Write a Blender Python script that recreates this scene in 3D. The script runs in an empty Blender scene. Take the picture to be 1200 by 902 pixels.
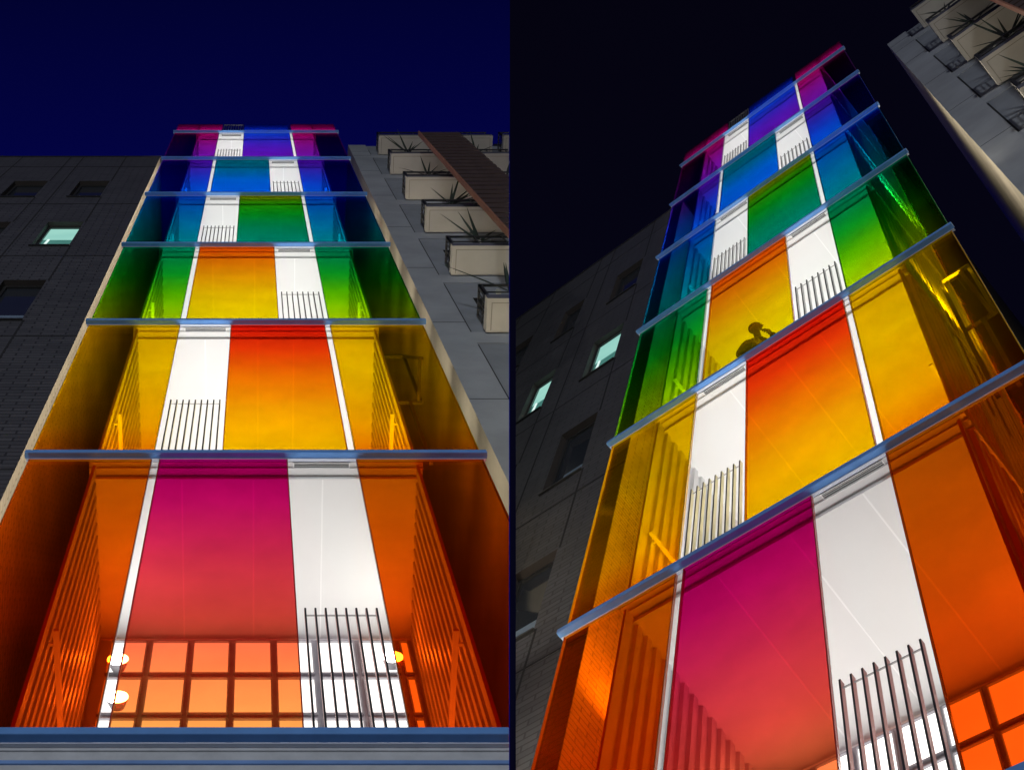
import bpy, bmesh, math, random
from mathutils import Vector, Matrix
random.seed(7)
sc = bpy.context.scene
COL = sc.collection
H = 4.2                      # storey height of the glass building

# ------------------------------------------------------------------ camera and the two sites
# the two buildings stand in one world; each site has its own local frame: X along the front, Y into the block, Z up the tower
RL = Matrix(((1, 0, 0), (0, .2973420, .9547710), (0, -.9547710, .2973420)))
TL = Vector((0, 1.8338718, 7.1868845))
RR = Matrix(((0.7107715, -0.3180955, 0.6273907), (-0.5446045, 0.3156559, 0.7770247), (-0.4452076, -0.8939668, 0.0511230)))
TR = Vector((2.4499325, 2.2451541, 6.3169097))

def to_cam(R):               # local (X,Y,Z) -> camera axes (right, down, forward)
    return Matrix((R.col[0], R.col[2], -R.col[1])).transposed()

ML, MR = to_cam(RL), to_cam(RR)
LZ0 = 7.917
SITE_L = Matrix.Translation((0, 0, LZ0))
cam_pos = Vector((0, 0, LZ0)) - (ML.transposed() @ TL)
W = ML.transposed()          # camera axes -> world
rotR = (W @ MR).to_4x4()
SITE_R = Matrix.Translation(cam_pos + W @ TR) @ rotR
cd = bpy.data.cameras.new('camera')
cam = bpy.data.objects.new('camera', cd)
COL.objects.link(cam)
cr = Matrix((W @ Vector((1, 0, 0)), W @ Vector((0, -1, 0)), W @ Vector((0, 0, -1)))).transposed().to_4x4()
cam.matrix_world = Matrix.Translation(cam_pos) @ cr
cd.sensor_fit = 'HORIZONTAL'
cd.sensor_width = 36
cd.lens = 36 * 1630 / 1200
cd.shift_x = .25
cd.clip_end = 3000
sc.camera = cam
# the plane on which the two sites end
def seam(px):
    return W @ Vector((1, 0, -(px - 300) / 1630)).normalized()

class Site:
    def __init__(s, M, a, end_px, keep):
        s.M, s.a, s.n, s.keep = M, a, seam(end_px), keep
SL = Site(SITE_L, 4.110, 596.5, -1)
SR = Site(SITE_R, 4.318, 604.5, 1)
SITE = SL

# ------------------------------------------------------------------ materials
def lin(c):
    c = c / 255
    return c / 12.92 if c <= .04045 else ((c + .055) / 1.055) ** 2.4
def L3(r, g, b): return (lin(r), lin(g), lin(b))

MATS = {}
def mat(name, col, rough=.6, metal=0., noise=.15, scale=3., bump=0., spec=.5, emit=None, es=0.):
    if name in MATS: return MATS[name]
    m = bpy.data.materials.new(name); m.use_nodes = True
    nt = m.node_tree; N = nt.nodes; K = nt.links
    b = N['Principled BSDF']
    b.inputs['Roughness'].default_value = rough
    b.inputs['Metallic'].default_value = metal
    b.inputs['Specular IOR Level'].default_value = spec
    tc = N.new('ShaderNodeTexCoord')
    nz = N.new('ShaderNodeTexNoise'); nz.inputs['Scale'].default_value = scale; nz.inputs['Detail'].default_value = 6
    nz.inputs['Roughness'].default_value = .6
    K.new(tc.outputs['Object'], nz.inputs['Vector'])
    rp = N.new('ShaderNodeValToRGB')
    rp.color_ramp.elements[0].position = .3; rp.color_ramp.elements[1].position = .7
    rp.color_ramp.elements[0].color = [c * (1 - noise) for c in col] + [1]
    rp.color_ramp.elements[1].color = [min(1, c * (1 + noise)) for c in col] + [1]
    K.new(nz.outputs['Fac'], rp.inputs['Fac']); K.new(rp.outputs['Color'], b.inputs['Base Color'])
    if bump:
        bp = N.new('ShaderNodeBump'); bp.inputs['Strength'].default_value = bump; bp.inputs['Distance'].default_value = .01
        K.new(nz.outputs['Fac'], bp.inputs['Height']); K.new(bp.outputs['Normal'], b.inputs['Normal'])
    if emit:
        b.inputs['Emission Color'].default_value = (*emit, 1); b.inputs['Emission Strength'].default_value = es
    MATS[name] = m
    return m

def brick_mat(name, c1, c2, mortar, bw, bh, ms, rough, offset=.5, stain=.25):
    if name in MATS: return MATS[name]
    m = bpy.data.materials.new(name); m.use_nodes = True
    nt = m.node_tree; N = nt.nodes; K = nt.links
    b = N['Principled BSDF']; b.inputs['Roughness'].default_value = rough
    tc = N.new('ShaderNodeTexCoord')
    sp = N.new('ShaderNodeSeparateXYZ'); K.new(tc.outputs['Object'], sp.inputs[0])
    ad = N.new('ShaderNodeMath'); K.new(sp.outputs[0], ad.inputs[0]); K.new(sp.outputs[1], ad.inputs[1])
    cb = N.new('ShaderNodeCombineXYZ'); K.new(ad.outputs[0], cb.inputs[0]); K.new(sp.outputs[2], cb.inputs[1])
    br = N.new('ShaderNodeTexBrick'); K.new(cb.outputs[0], br.inputs['Vector'])
    br.offset = offset
    br.inputs['Color1'].default_value = (*c1, 1); br.inputs['Color2'].default_value = (*c2, 1); br.inputs['Mortar'].default_value = (*mortar, 1)
    br.inputs['Scale'].default_value = 1; br.inputs['Mortar Size'].default_value = ms
    br.inputs['Brick Width'].default_value = bw; br.inputs['Row Height'].default_value = bh
    nz = N.new('ShaderNodeTexNoise'); nz.inputs['Scale'].default_value = .8; nz.inputs['Detail'].default_value = 8
    K.new(tc.outputs['Object'], nz.inputs['Vector'])
    mr = N.new('ShaderNodeMapRange'); mr.inputs[1].default_value = .3; mr.inputs[2].default_value = .7
    mr.inputs[3].default_value = 1 - stain; mr.inputs[4].default_value = 1 + stain
    K.new(nz.outputs['Fac'], mr.inputs[0])
    mx = N.new('ShaderNodeVectorMath'); mx.operation = 'SCALE'
    K.new(br.outputs['Color'], mx.inputs[0]); K.new(mr.outputs[0], mx.inputs['Scale'])
    K.new(mx.outputs[0], b.inputs['Base Color'])
    bp = N.new('ShaderNodeBump'); bp.inputs['Strength'].default_value = .4; bp.inputs['Distance'].default_value = .01; bp.invert = True
    K.new(br.outputs['Fac'], bp.inputs['Height']); K.new(bp.outputs['Normal'], b.inputs['Normal'])
    MATS[name] = m
    return m

def glass_mat(name, stops, film=.02, div=.62):
    """coloured film glass: the tint runs from floor to ceiling of the pane (Generated Z)"""
    if name in MATS: return MATS[name]
    m = bpy.data.materials.new(name); m.use_nodes = True
    nt = m.node_tree; N = nt.nodes; K = nt.links
    N.remove(N['Principled BSDF'])
    out = N['Material Output']
    tc = N.new('ShaderNodeTexCoord'); sp = N.new('ShaderNodeSeparateXYZ')
    K.new(tc.outputs['Generated'], sp.inputs[0])
    nz = N.new('ShaderNodeTexNoise'); nz.inputs['Scale'].default_value = .9; nz.inputs['Detail'].default_value = 3
    mp = N.new('ShaderNodeMapping'); mp.inputs['Scale'].default_value = (.6, .6, 1.6)
    K.new(tc.outputs['Object'], mp.inputs[0]); K.new(mp.outputs[0], nz.inputs['Vector'])
    a1 = N.new('ShaderNodeMath'); a1.operation = 'MULTIPLY_ADD'; a1.inputs[1].default_value = .07; a1.inputs[2].default_value = -.035
    K.new(nz.outputs['Fac'], a1.inputs[0])
    a2 = N.new('ShaderNodeMath'); K.new(sp.outputs[2], a2.inputs[0]); K.new(a1.outputs[0], a2.inputs[1])
    def ramp(f):
        rp = N.new('ShaderNodeValToRGB'); cr = rp.color_ramp
        cr.interpolation = 'EASE' if len(stops) < 3 else 'LINEAR'
        while len(cr.elements) < len(stops): cr.elements.new(.5)
        for e, (p, c) in zip(cr.elements, stops):
            e.position = p; e.color = [f(x) for x in L3(*c)] + [1]
        K.new(a2.outputs[0], rp.inputs['Fac'])
        return rp
    rp = ramp(lambda x: min(1, x / div) ** .5)     # two faces to the pane
    rd = ramp(lambda x: min(1, x * 1.15))
    n2 = N.new('ShaderNodeTexNoise'); n2.inputs['Scale'].default_value = 1.7; n2.inputs['Detail'].default_value = 6; n2.inputs['Roughness'].default_value = .65
    K.new(tc.outputs['Object'], n2.inputs['Vector'])
    mr = N.new('ShaderNodeMapRange'); mr.inputs[1].default_value = .3; mr.inputs[2].default_value = .7; mr.inputs[3].default_value = .91; mr.inputs[4].default_value = 1.02
    K.new(n2.outputs['Fac'], mr.inputs[0])
    vs = N.new('ShaderNodeVectorMath'); vs.operation = 'SCALE'; K.new(rp.outputs[0], vs.inputs[0]); K.new(mr.outputs[0], vs.inputs['Scale'])
    tr = N.new('ShaderNodeBsdfTransparent'); K.new(vs.outputs[0], tr.inputs[0])
    gl = N.new('ShaderNodeBsdfGlossy'); gl.inputs['Roughness'].default_value = .06; K.new(rd.outputs[0], gl.inputs[0])
    tl = N.new('ShaderNodeBsdfTranslucent'); K.new(rd.outputs[0], tl.inputs[0])
    m1 = N.new('ShaderNodeMixShader'); m1.inputs[0].default_value = film
    K.new(tr.outputs[0], m1.inputs[1]); K.new(tl.outputs[0], m1.inputs[2])
    fr = N.new('ShaderNodeFresnel'); fr.inputs[0].default_value = 1.5
    mf = N.new('ShaderNodeMath'); mf.operation = 'MULTIPLY'; mf.inputs[1].default_value = .3; K.new(fr.outputs[0], mf.inputs[0])
    m2 = N.new('ShaderNodeMixShader'); K.new(mf.outputs[0], m2.inputs[0])
    K.new(m1.outputs[0], m2.inputs[1]); K.new(gl.outputs[0], m2.inputs[2])
    K.new(m2.outputs[0], out.inputs[0])
    MATS[name] = m
    return m

WHITE = mat('white_soffit_paint', (.80, .80, .79), .55, noise=.035, scale=.7)
JOINT = mat('white_joint_bead', (.93, .93, .92), .4, noise=.01)
BEAM = mat('pale_blue_steel', (.13, .30, .66), .6, noise=.08, scale=6, spec=.1)
BEAM_W = mat('pale_steel_cap', (.55, .6, .72), .5, noise=.03)
RIB = mat('ribbed_white_metal', (.66, .66, .66), .42, noise=.06, scale=2)
VENT = mat('dark_vent', (.07, .075, .08), .5)
BAL = mat('grey_baluster', (.34, .33, .32), .35, noise=.05)
DARKM = mat('dark_metal', (.03, .03, .03), .4)
FRAME = mat('grey_window_frame', (.33, .32, .35), .5, noise=.04)
STEEL = mat('galvanised_steel', (.5, .52, .55), .45, noise=.12, scale=8)
CORE = mat('dark_core_wall', (.035, .035, .037), .8)
TILE_F = brick_mat('charcoal_tile', (.054, .054, .061), (.078, .077, .085), (.022, .022, .025), .30, .10, .011, .55, stain=.12)
TILE_S = brick_mat('sand_tile', (.46, .39, .29), (.38, .32, .24), (.2, .17, .13), .22, .075, .008, .6, stain=.2)
REVEAL = mat('brown_reveal', (.05, .04, .035), .7)
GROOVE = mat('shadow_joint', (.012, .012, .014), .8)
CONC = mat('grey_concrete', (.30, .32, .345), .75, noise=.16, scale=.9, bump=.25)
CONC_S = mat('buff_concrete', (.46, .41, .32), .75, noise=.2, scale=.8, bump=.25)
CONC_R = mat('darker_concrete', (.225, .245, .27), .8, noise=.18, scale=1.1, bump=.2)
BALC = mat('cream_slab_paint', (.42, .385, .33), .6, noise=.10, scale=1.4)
BALC_E = mat('slab_edge_lit', (.55, .52, .46), .6, noise=.1, scale=2)  # slab ends brighter than the underside: light put into the colour
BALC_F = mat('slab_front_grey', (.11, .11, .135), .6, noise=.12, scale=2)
WOOD = mat('brown_louvre', (.08, .052, .042), .55, noise=.25, scale=5)
WOODE = mat('lit_brown_edge', (.34, .15, .09), .5, noise=.15, scale=5)  # light on the screen edge put into a brighter brown
DGLASS = mat('dark_window_glass', (.03, .035, .045), .08, noise=.05)
LEAF = mat('dark_spiky_leaf', (.02, .032, .02), .5, noise=.3, scale=9)
POT = mat('pale_pebble', (.4, .4, .38), .7, noise=.25, scale=14)
GROUND = mat('asphalt', (.05, .05, .052), .9, noise=.25, scale=2, bump=.3)

def emit_mat(name, col, s, c2=None, scale=2.):
    m = bpy.data.materials.new(name); m.use_nodes = True
    nt = m.node_tree; N = nt.nodes; K = nt.links
    N.remove(N['Principled BSDF'])
    e = N.new('ShaderNodeEmission'); e.inputs[1].default_value = s
    tc = N.new('ShaderNodeTexCoord'); nz = N.new('ShaderNodeTexNoise'); nz.inputs['Scale'].default_value = scale
    K.new(tc.outputs['Object'], nz.inputs['Vector'])
    rp = N.new('ShaderNodeValToRGB'); rp.color_ramp.elements[0].position = .3; rp.color_ramp.elements[1].position = .7
    rp.color_ramp.elements[0].color = (*(c2 or [c * .9 for c in col]), 1); rp.color_ramp.elements[1].color = (*col, 1)
    K.new(nz.outputs['Fac'], rp.inputs[0]); K.new(rp.outputs[0], e.inputs[0]); K.new(e.outputs[0], N['Material Output'].inputs[0])
    return m
LITPANE = emit_mat('lit_window_pane', (1, .97, .93), 1.8, (1, .95, .9), 1.5)
LITGREEN = emit_mat('lit_office_pane', (.36, .70, .60), 1.0, (.28, .6, .53), 1.2)
LITBLIND = emit_mat('lit_office_lower', (.07, .22, .19), 1.0, (.05, .17, .15), 4)
LITTUBE = emit_mat('lit_tube', (.75, .95, .9), 1.1)
GLARE = emit_mat('glare_lens', (1, .95, .85), 60)

# ------------------------------------------------------------------ mesh helpers
class MB:
    def __init__(s): s.v, s.f, s.m = [], [], []
    def quad(s, pts, m=0):
        i = len(s.v); s.v += [tuple(p) for p in pts]; s.f.append(tuple(range(i, i + len(pts)))); s.m.append(m)
    def box(s, x0, x1, y0, y1, z0, z1, m=0, ms=None):
        """ms: material index per face: -x +x -y +y -z +z"""
        if x0 > x1: x0, x1 = x1, x0
        i = len(s.v)
        s.v += [(x, y, z) for z in (z0, z1) for y in (y0, y1) for x in (x0, x1)]
        fs = [(0, 4, 6, 2), (1, 3, 7, 5), (0, 1, 5, 4), (2, 6, 7, 3), (0, 2, 3, 1), (4, 5, 7, 6)]
        for k, f in enumerate(fs):
            s.f.append(tuple(i + j for j in f)); s.m.append(ms[k] if ms else m)
    def bar(s, a, b, w, m=0, h=None):
        a, b = Vector(a), Vector(b); d = (b - a).normalized()
        up = Vector((0, 0, 1)) if abs(d.z) < .95 else Vector((0, 1, 0))
        u = d.cross(up).normalized() * w / 2; v = d.cross(u).normalized() * (h or w) / 2
        i = len(s.v)
        for p in (a, b):
            s.v += [tuple(p + u + v), tuple(p - u + v), tuple(p - u - v), tuple(p + u - v)]
        for f in ((0, 1, 2, 3), (7, 6, 5, 4), (0, 4, 5, 1), (1, 5, 6, 2), (2, 6, 7, 3), (3, 7, 4, 0)):
            s.f.append(tuple(i + j for j in f)); s.m.append(m)
    def tube(s, a, b, r, n=8, m=0, r2=None):
        a, b = Vector(a), Vector(b); d = (b - a).normalized()
        up = Vector((0, 0, 1)) if abs(d.z) < .95 else Vector((0, 1, 0))
        u = d.cross(up).normalized(); v = d.cross(u).normalized(); i = len(s.v)
        for p, rr in ((a, r), (b, r if r2 is None else r2)):
            for k in range(n):
                t = 2 * math.pi * k / n; s.v.append(tuple(p + u * math.cos(t) * rr + v * math.sin(t) * rr))
        for k in range(n):
            j = (k + 1) % n; s.f.append((i + k, i + j, i + n + j, i + n + k)); s.m.append(m)
        s.f.append(tuple(i + k for k in reversed(range(n)))); s.m.append(m)
        s.f.append(tuple(i + n + k for k in range(n))); s.m.append(m)

def finish(bm, name, mats, parent=None, site=None, loc=(0, 0, 0), bevel=0, smooth=False):
    """link one mesh object, cut where its site ends; loc is the thing's origin in the site frame"""
    site = site or SITE
    off = Vector(loc) if parent is None else Vector(parent['_o'])
    Mw = site.M @ Matrix.Translation(off)
    inv = Mw.inverted()
    n = (inv.to_3x3() @ site.n).normalized(); co = inv @ cam_pos
    g = bm.verts[:] + bm.edges[:] + bm.faces[:]
    sides = [(v.co - co).dot(n) * site.keep for v in bm.verts]
    if not sides or max(sides) <= 1e-4: bm.free(); return None
    if min(sides) < 0:
        r = bmesh.ops.bisect_plane(bm, geom=g, plane_co=co, plane_no=n, clear_outer=site.keep < 0, clear_inner=site.keep > 0)
        ed = [e for e in r['geom_cut'] if isinstance(e, bmesh.types.BMEdge)]
        if ed:
            try: bmesh.ops.holes_fill(bm, edges=ed, sides=0)
            except Exception: pass
    if not bm.faces: bm.free(); return None
    me = bpy.data.meshes.new(name); bm.to_mesh(me); bm.free()
    for m in mats: me.materials.append(m)
    if smooth:
        for p in me.polygons: p.use_smooth = True
    o = bpy.data.objects.new(name, me); COL.objects.link(o)
    if parent is None:
        o.matrix_world = Mw; o['_o'] = list(off)
    else:
        o.parent = parent; o['_o'] = list(off)
    if bevel:
        b = o.modifiers.new('bevel', 'BEVEL'); b.width = bevel; b.segments = 2; b.limit_method = 'ANGLE'
    return o

def build(mb, name, mats, parent=None, site=None, loc=(0, 0, 0), bevel=0, weld=True, smooth=False):
    site_ = site or SITE
    off = Vector(loc) if parent is None else Vector(parent['_o'])
    bm = bmesh.new(); vs = [bm.verts.new(Vector(v) - off) for v in mb.v]
    for f, m in zip(mb.f, mb.m):
        try:
            fc = bm.faces.new([vs[i] for i in f]); fc.material_index = m
        except ValueError: pass
    if weld: bmesh.ops.remove_doubles(bm, verts=bm.verts, dist=1e-5)
    bmesh.ops.recalc_face_normals(bm, faces=bm.faces)
    return finish(bm, name, mats if isinstance(mats, list) else [mats], parent, site_, loc, bevel, smooth)

def empty(name, label, cat, loc=(0, 0, 0), group=None):
    o = bpy.data.objects.new(name, None); COL.objects.link(o)
    o.matrix_world = SITE.M @ Matrix.Translation(loc); o['_o'] = list(loc)
    o.empty_display_size = .3
    o['label'] = label; o['category'] = cat
    if group: o['group'] = group
    return o
def tag(o, label, cat, group=None):
    o['label'] = label; o['category'] = cat
    if group: o['group'] = group

# ------------------------------------------------------------------ the rainbow glass (sRGB as it looks over the white soffit)
CENTRE = [
    [(0, (252, 122, 58)), (.17, (240, 94, 50)), (.33, (216, 64, 52)), (.55, (206, 44, 70)), (.78, (190, 14, 98)), (1, (168, 0, 98))],
    [(0, (255, 190, 0)), (.3, (255, 164, 4)), (.55, (255, 118, 4)), (.78, (250, 62, 10)), (1, (220, 22, 8))],
    [(0, (230, 215, 0)), (.35, (245, 196, 4)), (.65, (252, 152, 6)), (1, (244, 88, 4))],
    [(0, (0, 138, 124)), (.35, (0, 140, 92)), (.62, (6, 152, 30)), (.86, (50, 155, 4)), (1, (130, 135, 0))],
    [(0, (10, 100, 245)), (.4, (0, 108, 225)), (.7, (0, 118, 175)), (1, (0, 122, 138))],
    [(0, (112, 18, 185)), (.4, (98, 30, 205)), (.75, (55, 52, 222)), (1, (16, 84, 225))],
    [(0, (20, 76, 200)), (1, (16, 56, 160))]]
SIDE = [
    [(0, (208, 66, 8)), (.35, (204, 68, 5)), (.7, (205, 86, 2)), (1, (205, 98, 4))],
    [(0, (255, 126, 0)), (.2, (255, 166, 0)), (.6, (255, 190, 0)), (1, (236, 184, 2))],
    [(0, (186, 215, 0)), (.3, (110, 196, 0)), (.6, (14, 168, 40)), (1, (0, 140, 104))],
    [(0, (0, 146, 150)), (.5, (0, 122, 186)), (1, (6, 82, 205))],
    [(0, (0, 104, 238)), (.45, (30, 66, 225)), (1, (96, 16, 178))],
    [(0, (118, 24, 196)), (.5, (150, 20, 170)), (1, (196, 10, 120))],
    [(0, (200, 0, 150)), (1, (165, 0, 120))]]

def area(name, loc, sx, sy, power, col, aim=(0, 0, 1), site=None):
    l = bpy.data.lights.new(name, 'AREA'); l.shape = 'RECTANGLE'; l.size = sx; l.size_y = sy
    l.energy = power; l.color = col
    o = bpy.data.objects.new(name, l); COL.objects.link(o)
    M = (site or SITE).M
    q = Vector(aim).normalized().to_track_quat('-Z', 'Y').to_matrix().to_4x4()
    o.matrix_world = M @ Matrix.Translation(loc) @ q
    return o

def glass_building(D, label, wash, strip, segmented=False):
    a = SITE.a; xr = .312 * a; xw = .443 * a; xb = .452 * a
    T = empty('glass_building', label, 'building', (0, 0, 0))
    # tower behind the balconies, and the end walls
    mb = MB(); mb.box(-.33 * a, .33 * a, D + .1, D + 5, -7.6, 6 * H + .1)
    build(mb, 'tower_wall', CORE, T)
    for k in range(7):
        zt, zb = k * H, k * H - .04
        # beam along the front edge: pale blue steel with a lighter lip below it
        mb = MB(); mb.box(-xb, xb, -.058, -.003, zt - .03, zt + .036, 0, [1, 1, 0, 0, 0, 0])
        build(mb, 'edge_beam', [BEAM, BEAM_W], T, bevel=.006)
        mb = MB(); mb.box(-xb + .01, xb - .01, -.006, .018, zt - .040, zt - .0305); build(mb, 'beam_lip', BEAM_W, T)
        if k == 0: continue
        # stepped slab edge, seen from below behind the glass
        mb = MB()
        mb.box(-xr - .06, xr + .06, .03, .075, zt - .02, zt + .10)
        mb.box(-xr - .06, xr + .06, .075, .125, zt - .045, zt + .10)
        mb.box(-xr - .06, xr + .06, .127, .15, zt - .025, zt + .10)
        mb.box(-xr - .06, xr + .06, .15, D + .1, zt - .085, zt + .10)
        build(mb, 'floor_slab', WHITE, T, weld=False)
        # thin beads between the soffit boards
        xs = [-.196 * a + j * .098 * a for j in range(5)] if k % 2 else [-.147 * a + j * .098 * a for j in range(4)]
        for x in ([-.145 * a, -.005 * a, .13 * a] if k % 2 else [-.135 * a, .005 * a, .10 * a]):
            mb = MB(); mb.box(x - .006, x + .006, .155, D - .01, zt - .089, zt - .0852)
            build(mb, 'ceiling_bead', JOINT, T)
    for k in range(6):
        z0, z1 = k * H + .10, (k + 1) * H - .085
        even = k % 2 == 0
        q = [-.204, -.188, .0605, .196] if even else [-.202, -.066, .182, .197]
        q = [v * a for v in q]
        gz0, gz1 = k * H + .037, (k + 1) * H - .034
        sm, cm = glass_mat('side_film_%d' % k, SIDE[k], div=.80 if k else .56), glass_mat('centre_film_%d' % k, CENTRE[k], div=.80 if k else .49)
        for x0, x1, m in ((-xw, q[0], sm), (q[1], q[2], cm), (q[3], xw, sm)):
            mb = MB(); mb.box(x0, x1, 0, .02, gz0, gz1); g = build(mb, 'glass_pane', m, T)
            # polished edges of the pane
            e = MB()
            for x in (x0, x1): e.box(x - .004, x + .004, -.002, .022, gz0, gz1)
            build(e, 'polished_edge', mat('edge_%s_%d' % ('c' if m is cm else 's', k), [c * .55 for c in L3(*(CENTRE if m is cm else SIDE)[k][2 if len(SIDE[k]) > 3 else 1][1])], .25), g)
        w0, w1 = (q[2], q[3]) if even else (q[0], q[1])       # wide gap
        # slot vent in the slab edge above the wide gap
        mb = MB(); mb.box(w0 + .06, w1 - .06, .032, .072, z1 + .0585, z1 + .0625)
        v = build(mb, 'slot_vent', VENT, T)
        f = MB()
        for x in (w0 + .05, w1 - .058): f.box(x, x + .008, .032, .072, z1 + .05, z1 + .0645)
        for y in (.0305, .071): f.box(w0 + .05, w1 - .05, y, y + .004, z1 + .05, z1 + .0645)
        for j in range(2): f.box(w0 + .06, w1 - .06, .043 + j * .014, .045 + j * .014, z1 + .053, z1 + .0583)
        build(f, 'vent_frame', JOINT, v)
        # railing of upright flats
        n = 8 if even else 9
        x0, x1 = w0 + .045 * H * .3, w1 - .045 * H * .3
        rl = MB(); rl.bar((x0, .018, k * H + 1.45), (x1, .018, k * H + 1.45), .008)
        rl = build(rl, 'railing', BAL, T)
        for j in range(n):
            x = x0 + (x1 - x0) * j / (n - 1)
            b = MB(); b.box(x - .006, x + .006, 0, .036, k * H + .03, k * H + 1.52, 0, [0, 0, 1, 1, 0, 0]); build(b, 'baluster', [BAL if k > 1 else (mat('cream_glow_baluster', (.55, .48, .26), .45) if k else mat('red_glow_baluster', (.50, .20, .17), .45)), DARKM], rl)  # lower storeys: glow from the tinted glass put into the bar colour
        # ribbed end walls of the balcony
        for sgn in (-1, 1):
            pr = []; p = .115; y = .07
            while y < D - .01:
                pr += [(0, y), (0, y + p * .45), (.03, y + p * .52), (.03, y + p * .93)]; y += p
            pr = [(x, min(yy, D)) for x, yy in pr]
            mb = MB()
            for (xa, ya), (xc, yc) in zip(pr, pr[1:]):
                for dx in (0, .018):
                    X0, X1 = sgn * (xr + xa + dx), sgn * (xr + xc + dx)
                    mb.quad([(X0, ya, z0), (X1, yc, z0), (X1, yc, z1), (X0, ya, z1)])
            build(mb, 'ribbed_wall', RIB, T, weld=False)
            mb = MB(); mb.box(sgn * (xr - .004), sgn * (xr + .020), .032, .066, z0, z1); build(mb, 'corner_post', RIB, T)
            mb = MB()
            mb.bar((sgn * (xr - .05), .10, k * H + 1.42), (sgn * (xr - .05), 1.12, k * H + 1.42), .034)
            hr = build(mb, 'handrail', RIB, T)
            mb = MB()
            for yy in (.2, .95): mb.bar((sgn * (xr - .05), yy, k * H + 1.42), (sgn * (xr + .01), yy, k * H + 1.42), .02)
            build(mb, 'bracket', RIB, hr)
        mb = MB(); mb.box(-xr - .05, xr + .05, D, D + .08, z0, z1 if k else z1 - .001)
        build(mb, 'back_wall', WHITE, T)
        # warm white uplights on the floor light the soffit
        mb = MB()
        for x in (-.2 * a, .2 * a): mb.box(x - .3, x + .3, .55, .63, z0, z0 + .05)
        up = build(mb, 'uplight', DARKM, T) if k else None
        P = [47, 122, 112, 100, 98, 98][k]
        area('balcony_uplight', (0, D * .70, z0 + .09), 1.85 * xr, D * .5, P, (1, .985, .96))
    # window wall at the back of the first balcony
    zt = H - .085 - .12; pitch, row = .338, .606
    x = -xr + .09
    while x < xr - .1:
        x1 = min(x + pitch - .032, xr - .03)
        for r in range(4):
            z1_ = zt - r * row
            mb = MB()
            f = .013
            mb.box(x, x + f, D - .05, D - .001, z1_ - row + .06, z1_); mb.box(x1 - f, x1, D - .05, D - .001, z1_ - row + .06, z1_)
            mb.box(x + f, x1 - f, D - .05, D - .001, z1_ - f, z1_); mb.box(x + f, x1 - f, D - .05, D - .001, z1_ - row + .06, z1_ - row + .06 + f)
            w = build(mb, 'window', FRAME, T)
            if w:
                g = MB(); g.box(x + f, x1 - f, D - .03, D - .02, z1_ - row + .06 + f, z1_ - f); build(g, 'pane', LITPANE, w)
        x += pitch
    mb = MB()                                           # grey mullion grid the panes sit in
    mb.box(-xr, xr, D - .022, D - .003, .12, zt + .05)
    build(mb, 'window_wall', FRAME, T)
    # glowing discs standing in for lamp glare at the ends of the window wall
    for x, z in ((-.264 * a, H - .72), (.262 * a, H - .68), (-.252 * a, H - 1.30)):
        mb = MB(); mb.tube((x, D - .06, z), (x, D - .15, z), .05, 20, 0, .09); fl = build(mb, 'glare_disc', FRAME, T)
        mb = MB(); mb.tube((x, D - .151, z), (x, D - .158, z), .082, 20); build(mb, 'glare_lens', GLARE, fl)
    # glass parapet round the roof terrace
    z0, z1 = 6 * H + .037, 6 * H + 1.62
    sm, cm = glass_mat('side_film_6', SIDE[6], .3), glass_mat('centre_film_6', CENTRE[6], .3)
    for x0, x1, m in ((-xw, -.19 * a, sm), (-.066 * a, .178 * a, cm), (.197 * a, xw, sm)):
        mb = MB(); mb.box(x0, x1, 0, .02, z0, z1); build(mb, 'glass_pane', m, T)
    rl = MB(); rl.bar((-.182 * a, .018, z1 - .03), (-.072 * a, .018, z1 - .03), .02); rl = build(rl, 'railing', DARKM, T)
    for j in range(9):
        x = (-.182 + .11 * j / 8) * a
        b = MB(); b.box(x - .0065, x + .0065, 0, .038, z0, z1); build(b, 'baluster', DARKM, rl)
    for sgn in (-1, 1):
        mb = MB(); mb.box(sgn * xr, sgn * (xr + .04), .04, .08, z0, z1 - .1); build(mb, 'parapet_post', RIB, T)
        mb = MB(); mb.bar((sgn * (xr), .1, z1 - .3), (sgn * (xr), 1.2, z1 - .3), .04); build(mb, 'handrail', RIB, T)
    area('roof_uplight', (0, .75, 6 * H + .14), 3.4, .5, 70, (1, .96, .95), (0, -1, .75))
    # ground floor: louvred shutter housing under the lowest beam
    mb = MB(); z = -.041; j = 0
    while z > -7.4:
        h = (.022, .03, .018, .03)[j % 4]
        mb.box(-1.36, 1.36, .02 + .02 * (j % 3), .11 + .02 * (j % 3), z - h, z, (0, 1, 0, 2)[j % 4])
        z -= h + .014; j += 1
    build(mb, 'shutter_slats', [STEEL, mat('pale_shutter', (.80, .82, .84), .5), mat('blue_shutter', (.16, .30, .62), .5)], T, weld=False)
    mb = MB(); mb.box(-1.95, 1.95, .2, D + 5, -7.6, -.32); build(mb, 'ground_floor', CORE, T)
    mb = MB(); mb.box(-xr - .06, xr + .06, .03, D, -.30, .02); build(mb, 'floor_slab', STEEL, T)
    for sgn in (-1, 1):
        mb = MB(); mb.box(sgn * 1.38, sgn * 1.9, .05, .2, -7.6, -.06); build(mb, 'column', CONC_R, T)
    # steel access ladder frame beside the second balcony
    Lf = MB()
    for p, q_ in (((1.49, .8, 9.9), (1.79, .8, 9.9)), ((1.50, .8, 8.1), (1.80, .8, 8.1)), ((1.79, .8, 9.9), (1.80, .8, 8.1)), ((1.77, .3, 8.1), (1.77, .8, 8.1)),
                  ((1.49, .8, 9.9), (1.5, .8, 6.2)), ((1.68, .8, 8.1), (1.68, .8, 6.2)), ((1.79, .8, 9.9), (1.79, .3, 8.1))):
        Lf.bar(p, q_, .035)
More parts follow.
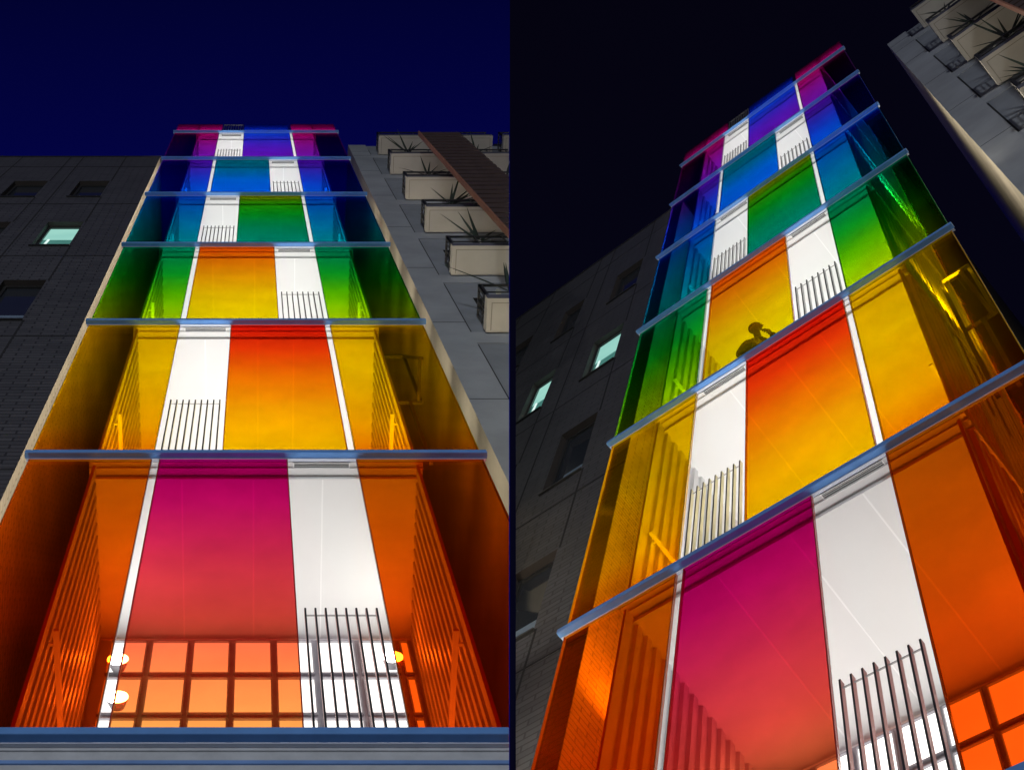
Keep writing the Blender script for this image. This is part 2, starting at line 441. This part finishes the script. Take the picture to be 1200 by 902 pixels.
    build(Lf, 'ladder_frame', mat('weathered_steel', (.16, .15, .14), .6, noise=.2, scale=8), T, weld=False)
    # wash lamps in the gaps; right-hand ones added to brighten the ribbed wall
    for (x, y, z, p) in wash:
        mb = MB(); mb.box(x - .04, x + .04, y - .08, y + .08, z - .08, z - .01); build(mb, 'wash_fill_lamp', DARKM, T)
        area('gap_wash_fill', (x, y, z), .07, .14, p, (1, .90, .74), (-.22, 0, 1) if x < 0 else (-.30, .25, 1))
    for sgn, e in ((-1, strip[0]), (1, strip[1])):
        X = sgn * (xr + .075); ys_ = 1.51 if sgn > 0 else .53
        mb = MB(); mb.box(X, X + sgn * .02, ys_ - .03, ys_ + .03, .3, 5.9 * H); build(mb, 'light_channel', STEEL, T)
        zl = .5
        if segmented and sgn > 0:                    # short lamps aimed up the gap
            for j in range(10):
                q = area('light_strip', (X + .03, ys_, 2.6 + j * 2.3), .06, .06, e / 10, (1, .90, .72), (.62, .22, 1))
                q.data.spread = math.radians(120)
            continue
        l = area('light_strip', (X + sgn * .03, ys_, (zl + 5.8 * H) / 2), .04, 5.8 * H - zl, e, (1, .90, .72), (sgn, 0, 0))
        l.matrix_world = SITE.M @ Matrix.Translation((X + sgn * .03, ys_, (zl + 5.8 * H) / 2)) @ Matrix.Rotation(sgn * math.pi / -2, 4, 'Y') @ Matrix.Rotation(math.pi / 2, 4, 'Z')
    return T

def wall_grid(mb, x0, x1, z0, z1, y, holes, depth, m=0, mr=1):
    """front face at y with rectangular openings and their reveals"""
    xs = sorted({x0, x1} | {h[0] for h in holes} | {h[1] for h in holes}); xs = [x for x in xs if x0 <= x <= x1]
    zs = sorted({z0, z1} | {h[2] for h in holes} | {h[3] for h in holes}); zs = [z for z in zs if z0 <= z <= z1]
    for xa, xb in zip(xs, xs[1:]):
        for za, zb in zip(zs, zs[1:]):
            cx, cz = (xa + xb) / 2, (za + zb) / 2
            if any(h[0] < cx < h[1] and h[2] < cz < h[3] for h in holes): continue
            mb.quad([(xa, y, za), (xb, y, za), (xb, y, zb), (xa, y, zb)], m)
    for a, b, c, d in holes:
        Y = y + depth
        mb.quad([(a, y, c), (a, Y, c), (a, Y, d), (a, y, d)], mr); mb.quad([(b, y, c), (b, y, d), (b, Y, d), (b, Y, c)], mr)
        mb.quad([(a, y, d), (a, Y, d), (b, Y, d), (b, y, d)], mr); mb.quad([(a, y, c), (b, y, c), (b, Y, c), (a, Y, c)], mr)

def tiled_building(label, rows, roof, cols, xc, lit, yb, x_far):
    T = empty('tiled_building', label, 'building', (xc, .5, 0))
    y = .5; z0 = -7.6
    holes = [(a, b, c, d) for (a, b) in cols for (c, d) in rows]
    mb = MB(); wall_grid(mb, x_far, xc, z0, roof, y, holes, .16)
    mb.quad([(xc, y, z0), (xc, yb, z0), (xc, yb, roof), (xc, y, roof)], 2)
    mb.quad([(x_far, y, roof), (xc, y, roof), (xc, yb, roof), (x_far, yb, roof)], 0)
    mb.quad([(x_far, yb, z0), (xc, yb, z0), (xc, yb, roof), (x_far, yb, roof)], 0)
    mb.quad([(x_far, y, z0), (x_far, yb, z0), (x_far, yb, roof), (x_far, y, roof)], 0)
    build(mb, 'wall', [TILE_F, REVEAL, TILE_S], T, weld=False)
    mb = MB(); mb.box(x_far, xc + .02, y - .02, y + .3, roof, roof + .05); build(mb, 'coping', DARKM, T)
    # movement joints
    mb = MB()
    for (a, b) in cols:
        for xj in (b + .03, a - .38 if a == cols[-1][0] else None):
            if xj is None: continue
            segs = []; zc = z0
            for c, d in sorted(rows): segs.append((zc, c)); zc = d
            segs.append((zc, roof))
            for s0, s1 in segs: mb.box(xj - .013, xj + .013, y - .003, y + .01, s0, s1)
    xm = (cols[0][0] + cols[1][1]) / 2
    mb.box(xm - .013, xm + .013, y - .003, y + .01, z0, roof)
    zr = [r[0] - .75 for r in rows] + [rows[0][1] + 1.9]
    for z in zr: mb.box(x_far, xc, y - .0045, y + .01, z - .013, z + .013)
    build(mb, 'movement_joints', GROOVE, T, weld=False)
    for i, (a, b) in enumerate(cols):
        for j, (c, d) in enumerate(rows):
            Y = y + .09
            f = MB(); t = .045
            f.box(a, a + t, Y, Y + .06, c, d); f.box(b - t, b, Y, Y + .06, c, d); f.box(a + t, b - t, Y, Y + .06, d - t, d); f.box(a + t, b - t, Y, Y + .06, c, c + t)
            w = build(f, 'window', DARKM, T)
            if not w: continue
            on = (i, j) in lit
            if on:
                zm = c + (d - c) * .52
                g = MB(); g.box(a + t, b - t, Y + .03, Y + .04, zm, d - t); build(g, 'pane', LITGREEN, w)
                g = MB(); g.box(a + t, b - t, Y + .03, Y + .04, c + t, zm - .002); build(g, 'lower_pane', LITBLIND, w)
                g = MB(); g.bar((a + .1, Y + .027, c + .08), (a + .14, Y + .027, zm - .02), .03); build(g, 'light_tube', LITTUBE, w)
            else:
                g = MB(); g.box(a + t, b - t, Y + .03, Y + .04, c + t, d - t); build(g, 'pane', DGLASS, w)
                g = MB(); g.box(a + t + .12, b - t, Y + .022, Y + .028, c + t, c + (d - c) * .3); build(g, 'blind', mat('dim_blue_blind', (.16, .22, .30), .5), w)
            s = MB(); s.box(a - .02, b + .02, y - .03, Y, c - .04, c - .001); build(s, 'sill', DARKM, w)
    return T

def spiky_plant(x, y, z, s, label, seed, group):
    rnd = random.Random(seed); mb = MB()
    n = rnd.randint(7, 9)
    for i in range(n):
        an = rnd.uniform(-1.3, 1.3) if i % 3 else rnd.uniform(0, 6.28)
        L_ = s * rnd.uniform(.6, 1.15)
        out = math.sin(an) * L_ * .85; fw = -abs(math.cos(an)) * L_ * rnd.uniform(.1, .75); up = L_ * rnd.uniform(.75, 1.1)
        w = .013 * s / .6
        pts = []
        for t in (0, .35, .7, 1):
            c = Vector((x + out * t ** 1.15, y + fw * t ** 1.2, z + up * t - .12 * L_ * t * t))
            ww = w * (1, 1.35, .8, .05)[int(t * 3 + .1)]
            pts.append((c, ww))
        i0 = len(mb.v)
        for c, ww in pts:
            mb.v += [tuple(c + Vector((-ww, 0, 0))), tuple(c + Vector((0, -ww * .35, .3 * ww))), tuple(c + Vector((ww, 0, 0))), tuple(c + Vector((0, ww * .35, 0)))]
        for k in range(3):
            b = i0 + 4 * k
            for j in range(4): mb.f.append((b + j, b + (j + 1) % 4, b + 4 + (j + 1) % 4, b + 4 + j)); mb.m.append(0)
    for i in range(5):
        cx = x + rnd.uniform(-.28, .28); mb.tube((cx, y, z - .02), (cx, y, z + rnd.uniform(.05, .12)), rnd.uniform(.03, .06), 7, 1, .02)
    o = build(mb, 'spiky_plant', [LEAF, POT], None, None, (x, y, z), weld=False)
    if o: tag(o, label, 'plant', group)
    return o

def concrete_building(label, xc, roof, bx, bz, words, screen, sk, splay):
    yw = 1.49; z0 = -7.6; x_far = 9.0; yb = 12
    T = empty('concrete_building', label, 'building', (xc, yw, 0))
    xg = xc + .50      # edge of the corner column
    mb = MB()
    rear = xc - splay
    mb.quad([(xc, yw, z0), (xg, yw, z0), (xg, yw, roof), (xc, yw, roof)], 0)
    mb.quad([(xc, yw, z0), (xc, yw, roof), (rear, yb, roof), (rear, yb, z0)], 1)
    mb.quad([(xg, yw, z0), (xg, yb, z0), (xg, yb, roof), (xg, yw, roof)], 0)
    mb.quad([(rear, yb, z0), (xg, yb, z0), (xg, yb, roof), (rear, yb, roof)], 0)
    mb.quad([(xc, yw, roof), (xg, yw, roof), (xg, yb, roof), (rear, yb, roof)], 0)
    mb.quad([(xc, yw, z0), (xg, yw, z0), (xg, yb, z0), (rear, yb, z0)], 0)
    build(mb, 'corner_column', [CONC, CONC_S], T)
    # recessed bays with a floor beam at each balcony
    holes = []
    for z in bz: holes.append((bx + .15, bx + 1.9, z + .3, z + 2.3)); holes.append((bx + 3.6, bx + 5.2, z + .16, z + 2.5))
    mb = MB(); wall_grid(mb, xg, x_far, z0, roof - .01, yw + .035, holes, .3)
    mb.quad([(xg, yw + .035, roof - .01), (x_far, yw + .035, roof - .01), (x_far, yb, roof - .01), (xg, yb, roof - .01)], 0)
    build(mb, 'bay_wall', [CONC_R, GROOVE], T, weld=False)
    for z in bz:
        mb = MB(); mb.box(xg + .001, x_far, yw + .018, yw + .034, z - .5, z + .1); build(mb, 'floor_beam', CONC, T)
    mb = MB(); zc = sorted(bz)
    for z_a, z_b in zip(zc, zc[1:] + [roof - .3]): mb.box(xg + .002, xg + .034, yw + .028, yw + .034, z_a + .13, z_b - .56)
    build(mb, 'shadow_strip', GROOVE, T, weld=False)  # recess-edge shadow line laid on as dark strips
    mb = MB()
    for z in [roof - 2.2] + [z - .3 + .9 for z in bz]:
        mb.box(xc + .01, xg - .002, yw - .0025, yw + .01, z - .008, z + .008)
    build(mb, 'panel_joints', GROOVE, T, weld=False)
    for h in holes:
        mb = MB(); t = .05; Y = yw + .26
        mb.box(h[0], h[0] + t, Y, Y + .05, h[2], h[3]); mb.box(h[1] - t, h[1], Y, Y + .05, h[2], h[3]); mb.box((h[0] + h[1]) / 2 - t / 2, (h[0] + h[1]) / 2 + t / 2, Y, Y + .05, h[2], h[3])
        w = build(mb, 'window', DARKM, T)
        if w:
            g = MB(); g.box(h[0] + t, h[1] - t, Y + .02, Y + .03, h[2], h[3]); build(g, 'pane', DGLASS, w)
    gi = 0
    for bay, (xa, xb_) in enumerate(((bx, bx + 3.15), (bx + 3.45, bx + 5.6))):
        for i, z in enumerate(bz):
            y0 = yw - .52; t = .24
            mb = MB()
            # slab with a drip groove round the underside
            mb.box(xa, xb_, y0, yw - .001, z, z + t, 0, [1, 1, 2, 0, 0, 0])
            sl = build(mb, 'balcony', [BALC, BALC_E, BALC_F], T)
            if not sl: continue
            g = MB(); e = .065; gw = .012
            g.box(xa + e, xb_ - e, y0 + e, y0 + e + gw, z - .003, z + .01); g.box(xa + e, xa + e + gw, y0 + e + gw, yw - .03, z - .003, z + .01)
            g.box(xb_ - e - gw, xb_ - e, y0 + e + gw, yw - .03, z - .003, z + .01)
            build(g, 'drip_groove', mat('groove_shadow', (.22, .2, .165), .8), sl, weld=False)
            # open railing of thin bars above a low upstand
            r = MB(); x1 = xb_
            ry = y0 + .03
            r.box(xa + .02, x1 - .02, ry, ry + .035, z + 1.0, z + 1.045)
            r.box(xa + .02, x1 - .02, ry, ry + .02, z + t + .30, z + t + .32)
            r.box(xa + .02, xa + .055, ry, yw, z + 1.0, z + 1.045); r.box(xa + .02, xa + .04, ry, yw, z + t + .30, z + t + .32)
            xx = xa + .02
            while xx < x1 - .05: r.box(xx, xx + .016, ry, ry + .016, z + t, z + 1.0); xx += .5
            yy = ry
            while yy < yw - .05: r.box(xa + .02, xa + .036, yy, yy + .016, z + t, z + 1.0); yy += .12
            r.box(xa + .02, xa + .08, ry, ry + .06, z + t, z + 1.06)
            build(r, 'railing', DARKM, sl, weld=False)
    if screen:
        x0, x1, ys, top = screen
        mb = MB(); z = top; 
        while z > z0:
            mb.box(x0 + .03, x1, ys, ys + .05, z - .36, z); mb.box(x0 + .03, x1, ys + .03, ys + .05, z - .5, z - .361); z -= .5
        s = build(mb, 'louvre_screen', WOOD, T, weld=False)
        if s:
            mb = MB(); mb.box(x0, x0 + .028, ys - .03, ys + .09, z0, top + .01); build(mb, 'screen_edge', WOODE, s)
            mb = MB(); mb.box(x0 + .1, x0 + .16, ys + .052, ys + .1, z0, top - .05); mb.box(x1 - .16, x1 - .1, ys + .052, ys + .1, z0, top - .05); build(mb, 'screen_post', DARKM, s)
    ry = yw - .52 + .12
    for k, (i, dx, s, lab) in enumerate(words):
        spiky_plant(bx + dx, ry, bz[i] + .92, s, lab, sk + k, 'spiky plants on the concrete balconies')
    return T

# ------------------------------------------------------------------ site seen from straight in front
SITE = SL
glass_building(1.57, 'rainbow glass fronted tower with level floor lines, seen square on', [(-1.80, .9, 1.0, 25)], (120, 120), True)
rowsL = [(19.6, 21.52), (15.08, 17.1), (10.49, 12.72), (6.0, 8.1)]
tiled_building('dark charcoal tiled block with one lit green window beside the square-on glass tower', rowsL, 24.9, [(-3.53, -2.93), (-4.83, -4.16)], -2.14, {(0, 1)}, 8, -6.6)
bzL = [13.56 - 3.8, 13.56, 17.38, 21.23, 25.07, 28.88, 32.45]
wl = [(6, .53, .95, 'spiky plant below the topmost cream balcony of the level concrete block'),
      (5, .60, .85, 'spiky plant third from the roof, its leaves touching the brown louvre screen'),
      (4, .62, .95, 'spiky plant three balconies below the roof of the level concrete block'),
      (3, .62, 1.1, 'spiky plant with the tallest upright leaves on the level concrete block'),
      (2, .50, 1.1, 'lowest spiky plant of the level concrete block, at the edge of the view'),
      (6, 2.3, .95, 'spiky plant near the roof, on the far side of the brown louvre screen'),
      (5, 2.42, .95, 'spiky plant beyond the brown louvre screen, one balcony below its neighbour')]
wl = [(i - 1, dx, s, l) for i, dx, s, l in wl]
concrete_building('grey concrete apartment block with cream balconies and a brown louvre screen beside the level tower', 2.68, 34.44, 3.40, bzL, wl, (4.13, 5.17, .5, 29.4), 11, .25)

# ------------------------------------------------------------------ site seen at an angle
SITE = SR
glass_building(1.80, 'rainbow glass fronted tower with slanting floor lines and a man behind its yellow glass', [(-1.80, .9, 0, 60), (-1.75, .9, 4.5, 30), (1.62, .8, 2.4, 26), (1.62, .8, 9.5, 24), (1.62, .8, 15.5, 30)], (120, 140))
rowsR = [(19.05, 21.1), (14.65, 16.65), (10.2, 12.3), (6.1, 7.93)]
tiled_building('dark charcoal tiled block with two lit green windows beside the slanting glass tower', rowsR, 24.3, [(-3.54, -2.94), (-4.78, -4.30), (-6.1, -5.55)], -2.22, {(0, 1), (1, 1)}, 8, -7.2)
bzR = [9.3, 13.1, 16.85, 20.59, 24.29, 28.1, 31.73]
wr = [(6, .43, .65, 'spiky plant highest on the slanting concrete block, by the roof'),
      (5, .53, .8, 'spiky plant on the second planted balcony below the roof of the slanting block'),
      (4, .60, .85, 'large dark spiky plant on the third planted balcony of the slanting block'),
      (3, .40, .85, 'spiky plant on the lowest visible balcony of the slanting concrete block')]
wr = [(i - 1, dx, s, l) for i, dx, s, l in wr]
concrete_building('grey concrete block with cream balconies leaning in over the slanting glass tower', 2.66, 33.3, 3.49, bzR, wr, (4.3, 5.3, .5, 28.4), 31, .45)

# ------------------------------------------------------------------ the man on the third balcony
def skin(name, pts, edges, radii, m, parent=None, root=0, loc=(0, 0, 0), levels=2):
    me = bpy.data.meshes.new(name)
    off = Vector(loc) if parent is None else Vector(parent['_o'])
    me.from_pydata([tuple(Vector(p) - off) for p in pts], edges, [])
    o = bpy.data.objects.new(name, me); COL.objects.link(o)
    if parent is None: o.matrix_world = SITE.M @ Matrix.Translation(off)
    else: o.parent = parent
    o['_o'] = list(off)
    s = o.modifiers.new('skin', 'SKIN'); s.use_smooth_shade = True
    for i, r in enumerate(radii):
        v = me.skin_vertices[0].data[i]
        v.radius = r if isinstance(r, tuple) else (r, r); v.use_root = i == root
    b = o.modifiers.new('sub', 'SUBSURF'); b.levels = b.render_levels = levels
    me.materials.append(m)
    return o

CLOTH = mat('dark_jacket', (.010, .012, .009), .9, noise=.2, scale=12)
TROUSER = mat('dark_trousers', (.025, .025, .03), .85)
SKINM = mat('skin', (.10, .055, .035), .55, noise=.08, scale=9)
HAIR = mat('short_dark_hair', (.008, .007, .006), .8, noise=.3, scale=30)
F2 = 2 * H + .10
ox, oy = -.40, .38
P = [(ox, oy + .02, F2 + .95), (ox + .01, oy, F2 + 1.12), (ox + .02, oy - .02, F2 + 1.30), (ox + .04, oy - .03, F2 + 1.42), (-.33, .27, F2 + 1.50),
     # right shoulder, elbow, wrist (near the glass)
     (-.44, .25, F2 + 1.37), (-.53, .23, F2 + 1.10), (-.33, .18, F2 + 1.00),
     # left shoulder, elbow, wrist: the hand is raised to the mouth
     (-.31, .50, F2 + 1.37), (-.13, .43, F2 + 1.22), (-.185, .30, F2 + 1.47), (-.405, .29, F2 + 1.405), (-.335, .43, F2 + 1.40)]
Ed = [(0, 1), (1, 2), (2, 3), (3, 4), (3, 11), (11, 5), (5, 6), (6, 7), (3, 12), (12, 8), (8, 9), (9, 10)]
Rd = [(.16, .14), (.16, .135), (.17, .145), (.12, .10), .056, .078, .062, .046, .076, .058, .040, .088, .085]
man = skin('person', [P[4], (-.318, .21, F2 + 1.63)], [(0, 1)], [.046, .042], SKINM, None, 0, (ox, oy, F2))
tag(man, 'man in a dark jacket leaning behind the yellow glass with a hand at his mouth', 'person')
skin('jacket', P, Ed, Rd, CLOTH, man)
skin('trousers', [(ox, oy + .02, F2 + .93), (ox - .02, oy - .08, F2 + .85), (ox + .0, oy - .09, F2 + .47), (ox - .02, oy - .09, F2 + .10), (ox - .02, oy + .12, F2 + .85), (ox + .0, oy + .13, F2 + .47), (ox - .02, oy + .13, F2 + .10)],
     [(0, 1), (1, 2), (2, 3), (0, 4), (4, 5), (5, 6)], [.15, .095, .068, .05, .095, .068, .05], TROUSER, man)
for dy in (-.09, .13):
    mb = MB(); mb.box(ox - .09, ox + .18, oy + dy - .045, oy + dy + .045, F2 + .0, F2 + .09); build(mb, 'shoe', DARKM, man, bevel=.02)
# head turned to +X with nose, ear, jaw, hair
def head(cx, cy, cz, sc_=1):
    bm = bmesh.new(); bmesh.ops.create_uvsphere(bm, u_segments=32, v_segments=24, radius=1)
    for v in bm.verts:
        x, y, z = v.co
        fx = 1 + (.06 if x > 0 else .0)
        jaw = 1 - .28 * max(0, -z) ** 1.3
        X = x * .098 * fx * (jaw if x < 0 else 1 - .12 * max(0, -z)); Y = y * .076 * jaw; Z = z * .118
        if x > .2:
            g = math.exp(-(y / .17) ** 2)
            X += .024 * g * math.exp(-((z + .12) / .17) ** 2)                # nose
            X += .008 * g * math.exp(-((z + .52) / .08) ** 2)                # lips
            X += .010 * g * math.exp(-((z + .82) / .14) ** 2)                # chin
            X -= .010 * (math.exp(-((abs(y) - .38) / .15) ** 2)) * math.exp(-((z - .05) / .12) ** 2)   # eye sockets
        v.co = (X, Y, Z)
    off = Vector(man['_o'])
    R = Matrix.Rotation(math.radians(12), 4, 'Z') @ Matrix.Scale(sc_, 4)
    for v in bm.verts: v.co = R @ v.co + Vector((cx, cy, cz)) - off
    o = finish(bm, 'head', [SKINM], man, SITE, smooth=True)
    hb = bmesh.new(); bmesh.ops.create_uvsphere(hb, u_segments=28, v_segments=20, radius=1)
    bmesh.ops.delete(hb, geom=[v for v in hb.verts if v.co.z < -.35 + .75 * max(-.3, v.co.x) or (v.co.x > .45 and v.co.z < .62)], context='VERTS')
    for v in hb.verts:
        v.co = R @ Vector((v.co.x * .102, v.co.y * .082, v.co.z * .124)) + Vector((cx - .004, cy, cz + .002)) - off
    h = finish(hb, 'hair', [HAIR], man, SITE, smooth=True)
    s = h.modifiers.new('solid', 'SOLIDIFY'); s.thickness = .008
    for sg in (-1, 1):
        eb = bmesh.new(); bmesh.ops.create_uvsphere(eb, u_segments=12, v_segments=8, radius=1)
        for v in eb.verts: v.co = R @ Vector((v.co.x * .018 - .005, v.co.y * .008 + sg * .077, v.co.z * .03 - .012)) + Vector((cx, cy, cz)) - off
        finish(eb, 'ear', [SKINM], man, SITE, smooth=True)
        yb = bmesh.new(); bmesh.ops.create_uvsphere(yb, u_segments=10, v_segments=8, radius=.011)
        for v in yb.verts: v.co = R @ (v.co + Vector((.086, sg * .031, .008))) + Vector((cx, cy, cz)) - off
        finish(yb, 'eye', [mat('eye_white', (.6, .6, .58), .2)], man, SITE, smooth=True)
head(-.315, .20, F2 + 1.67, .76)
def hand(w, d, curl, side):
    """palm with four unequal curled fingers and a thumb; w wrist, d direction of the palm, curl direction the fingers close to, side across"""
    w, d, c, s = Vector(w), Vector(d).normalized(), Vector(curl).normalized(), Vector(side).normalized()
    pts, ed, rd = [w, w + d * .045, w + d * .085], [(0, 1), (1, 2)], [(.024, .018), (.034, .017), (.034, .015)]
    for k, ln in enumerate((.072, .08, .074, .058)):
        o = (k - 1.5) * .019; b = len(pts)
        p0 = w + d * .088 + s * o
        p1 = p0 + d * ln * .4 + c * ln * .12; p2 = p1 + d * ln * .16 + c * ln * .32; p3 = p2 - d * ln * .05 + c * ln * .25
        pts += [p0, p1, p2, p3]; ed += [(2, b), (b, b + 1), (b + 1, b + 2), (b + 2, b + 3)]; rd += [.009, .0085, .0078, .0065]
    b = len(pts); pts += [w + d * .03 - s * .035 + c * .008, w + d * .062 - s * .052 + c * .026, w + d * .088 - s * .046 + c * .046]
    ed += [(1, b), (b, b + 1), (b + 1, b + 2)]; rd += [.0115, .0095, .0075]
    return skin('hand', pts, ed, rd, SKINM, man, 0, levels=1)
hand(P[10], (-.25, -.2, 1), (-1, -.35, -.1), (.2, 1, .2))
hand(P[7], (1, -.15, -.1), (.1, -.1, -1), (0, 1, 0))

# ------------------------------------------------------------------ ground (out of the picture)
gm = bpy.data.meshes.new('ground'); gm.from_pydata([(-400, -400, 0), (400, -400, 0), (400, 400, 0), (-400, 400, 0)], [], [(0, 1, 2, 3)])
gm.materials.append(GROUND); go = bpy.data.objects.new('ground', gm); COL.objects.link(go); go['kind'] = 'structure'; go.location.z = -1.0

# ------------------------------------------------------------------ night: street light from the road, a faint moon, a deep blue sky
def street(loc, aim, P, r, col):
    l = bpy.data.lights.new('street_light', 'AREA'); l.shape = 'DISK'; l.size = r; l.energy = P; l.color = col
    o = bpy.data.objects.new('street_light', l); COL.objects.link(o)
    d = (Vector(aim) - Vector(loc)).normalized()
    o.matrix_world = Matrix.Translation(loc) @ d.to_track_quat('-Z', 'Y').to_matrix().to_4x4()
street((0.5, -60, 5), (3, 3, 20), 9500, 5.0, (.90, .94, 1))
street((-8, -20, 4.0), (-3, 1, 18), 400, 2.0, (.95, .97, 1))
sn = bpy.data.lights.new('moon', 'SUN'); sn.energy = .04; sn.angle = math.radians(.5); sn.color = (1, .97, .92)
so = bpy.data.objects.new('moon', sn); COL.objects.link(so); so.rotation_euler = (math.radians(50), 0, math.radians(-30))

w = bpy.data.worlds.new('World'); sc.world = w; w.use_nodes = True
N = w.node_tree.nodes; K = w.node_tree.links
bg = N['Background']; bg.inputs[1].default_value = 1
tc = N.new('ShaderNodeTexCoord')
def dotn(v):
    d = N.new('ShaderNodeVectorMath'); d.operation = 'DOT_PRODUCT'; d.inputs[1].default_value = v
    K.new(tc.outputs['Generated'], d.inputs[0]); return d.outputs['Value']
side = N.new('ShaderNodeMath'); side.operation = 'GREATER_THAN'; side.inputs[1].default_value = 0
K.new(dotn(seam(597.5)), side.inputs[0])
def grad(lo, hi, c0, c1):
    mr = N.new('ShaderNodeMapRange'); mr.inputs[1].default_value = lo; mr.inputs[2].default_value = hi
    sp = N.new('ShaderNodeSeparateXYZ'); K.new(tc.outputs['Generated'], sp.inputs[0]); K.new(sp.outputs[1], mr.inputs[0])
    r = N.new('ShaderNodeValToRGB'); r.color_ramp.elements[0].color = (*c0, 1); r.color_ramp.elements[1].color = (*c1, 1)
    K.new(mr.outputs[0], r.inputs[0]); return r.outputs[0]
mx = N.new('ShaderNodeMix'); mx.data_type = 'RGBA'
K.new(side.outputs[0], mx.inputs[0])
K.new(grad(.02, .33, L3(2, 3, 46), L3(4, 5, 86)), mx.inputs[6])
K.new(grad(-.1, .5, L3(4, 3, 13), L3(6, 6, 22)), mx.inputs[7])
K.new(mx.outputs[2], bg.inputs[0])

for o in sc.objects:
    if '_o' in o: del o['_o']
sc.cycles.transparent_max_bounces = 24
sc.cycles.max_bounces = 6
sc.cycles.diffuse_bounces = 4
sc.cycles.glossy_bounces = 3
sc.cycles.sample_clamp_indirect = 4
sc.cycles.caustics_reflective = False
sc.cycles.caustics_refractive = False
sc.view_settings.view_transform = 'Standard'
sc.view_settings.look = 'None'
sc.view_settings.exposure = 0
sc.view_settings.gamma = 1
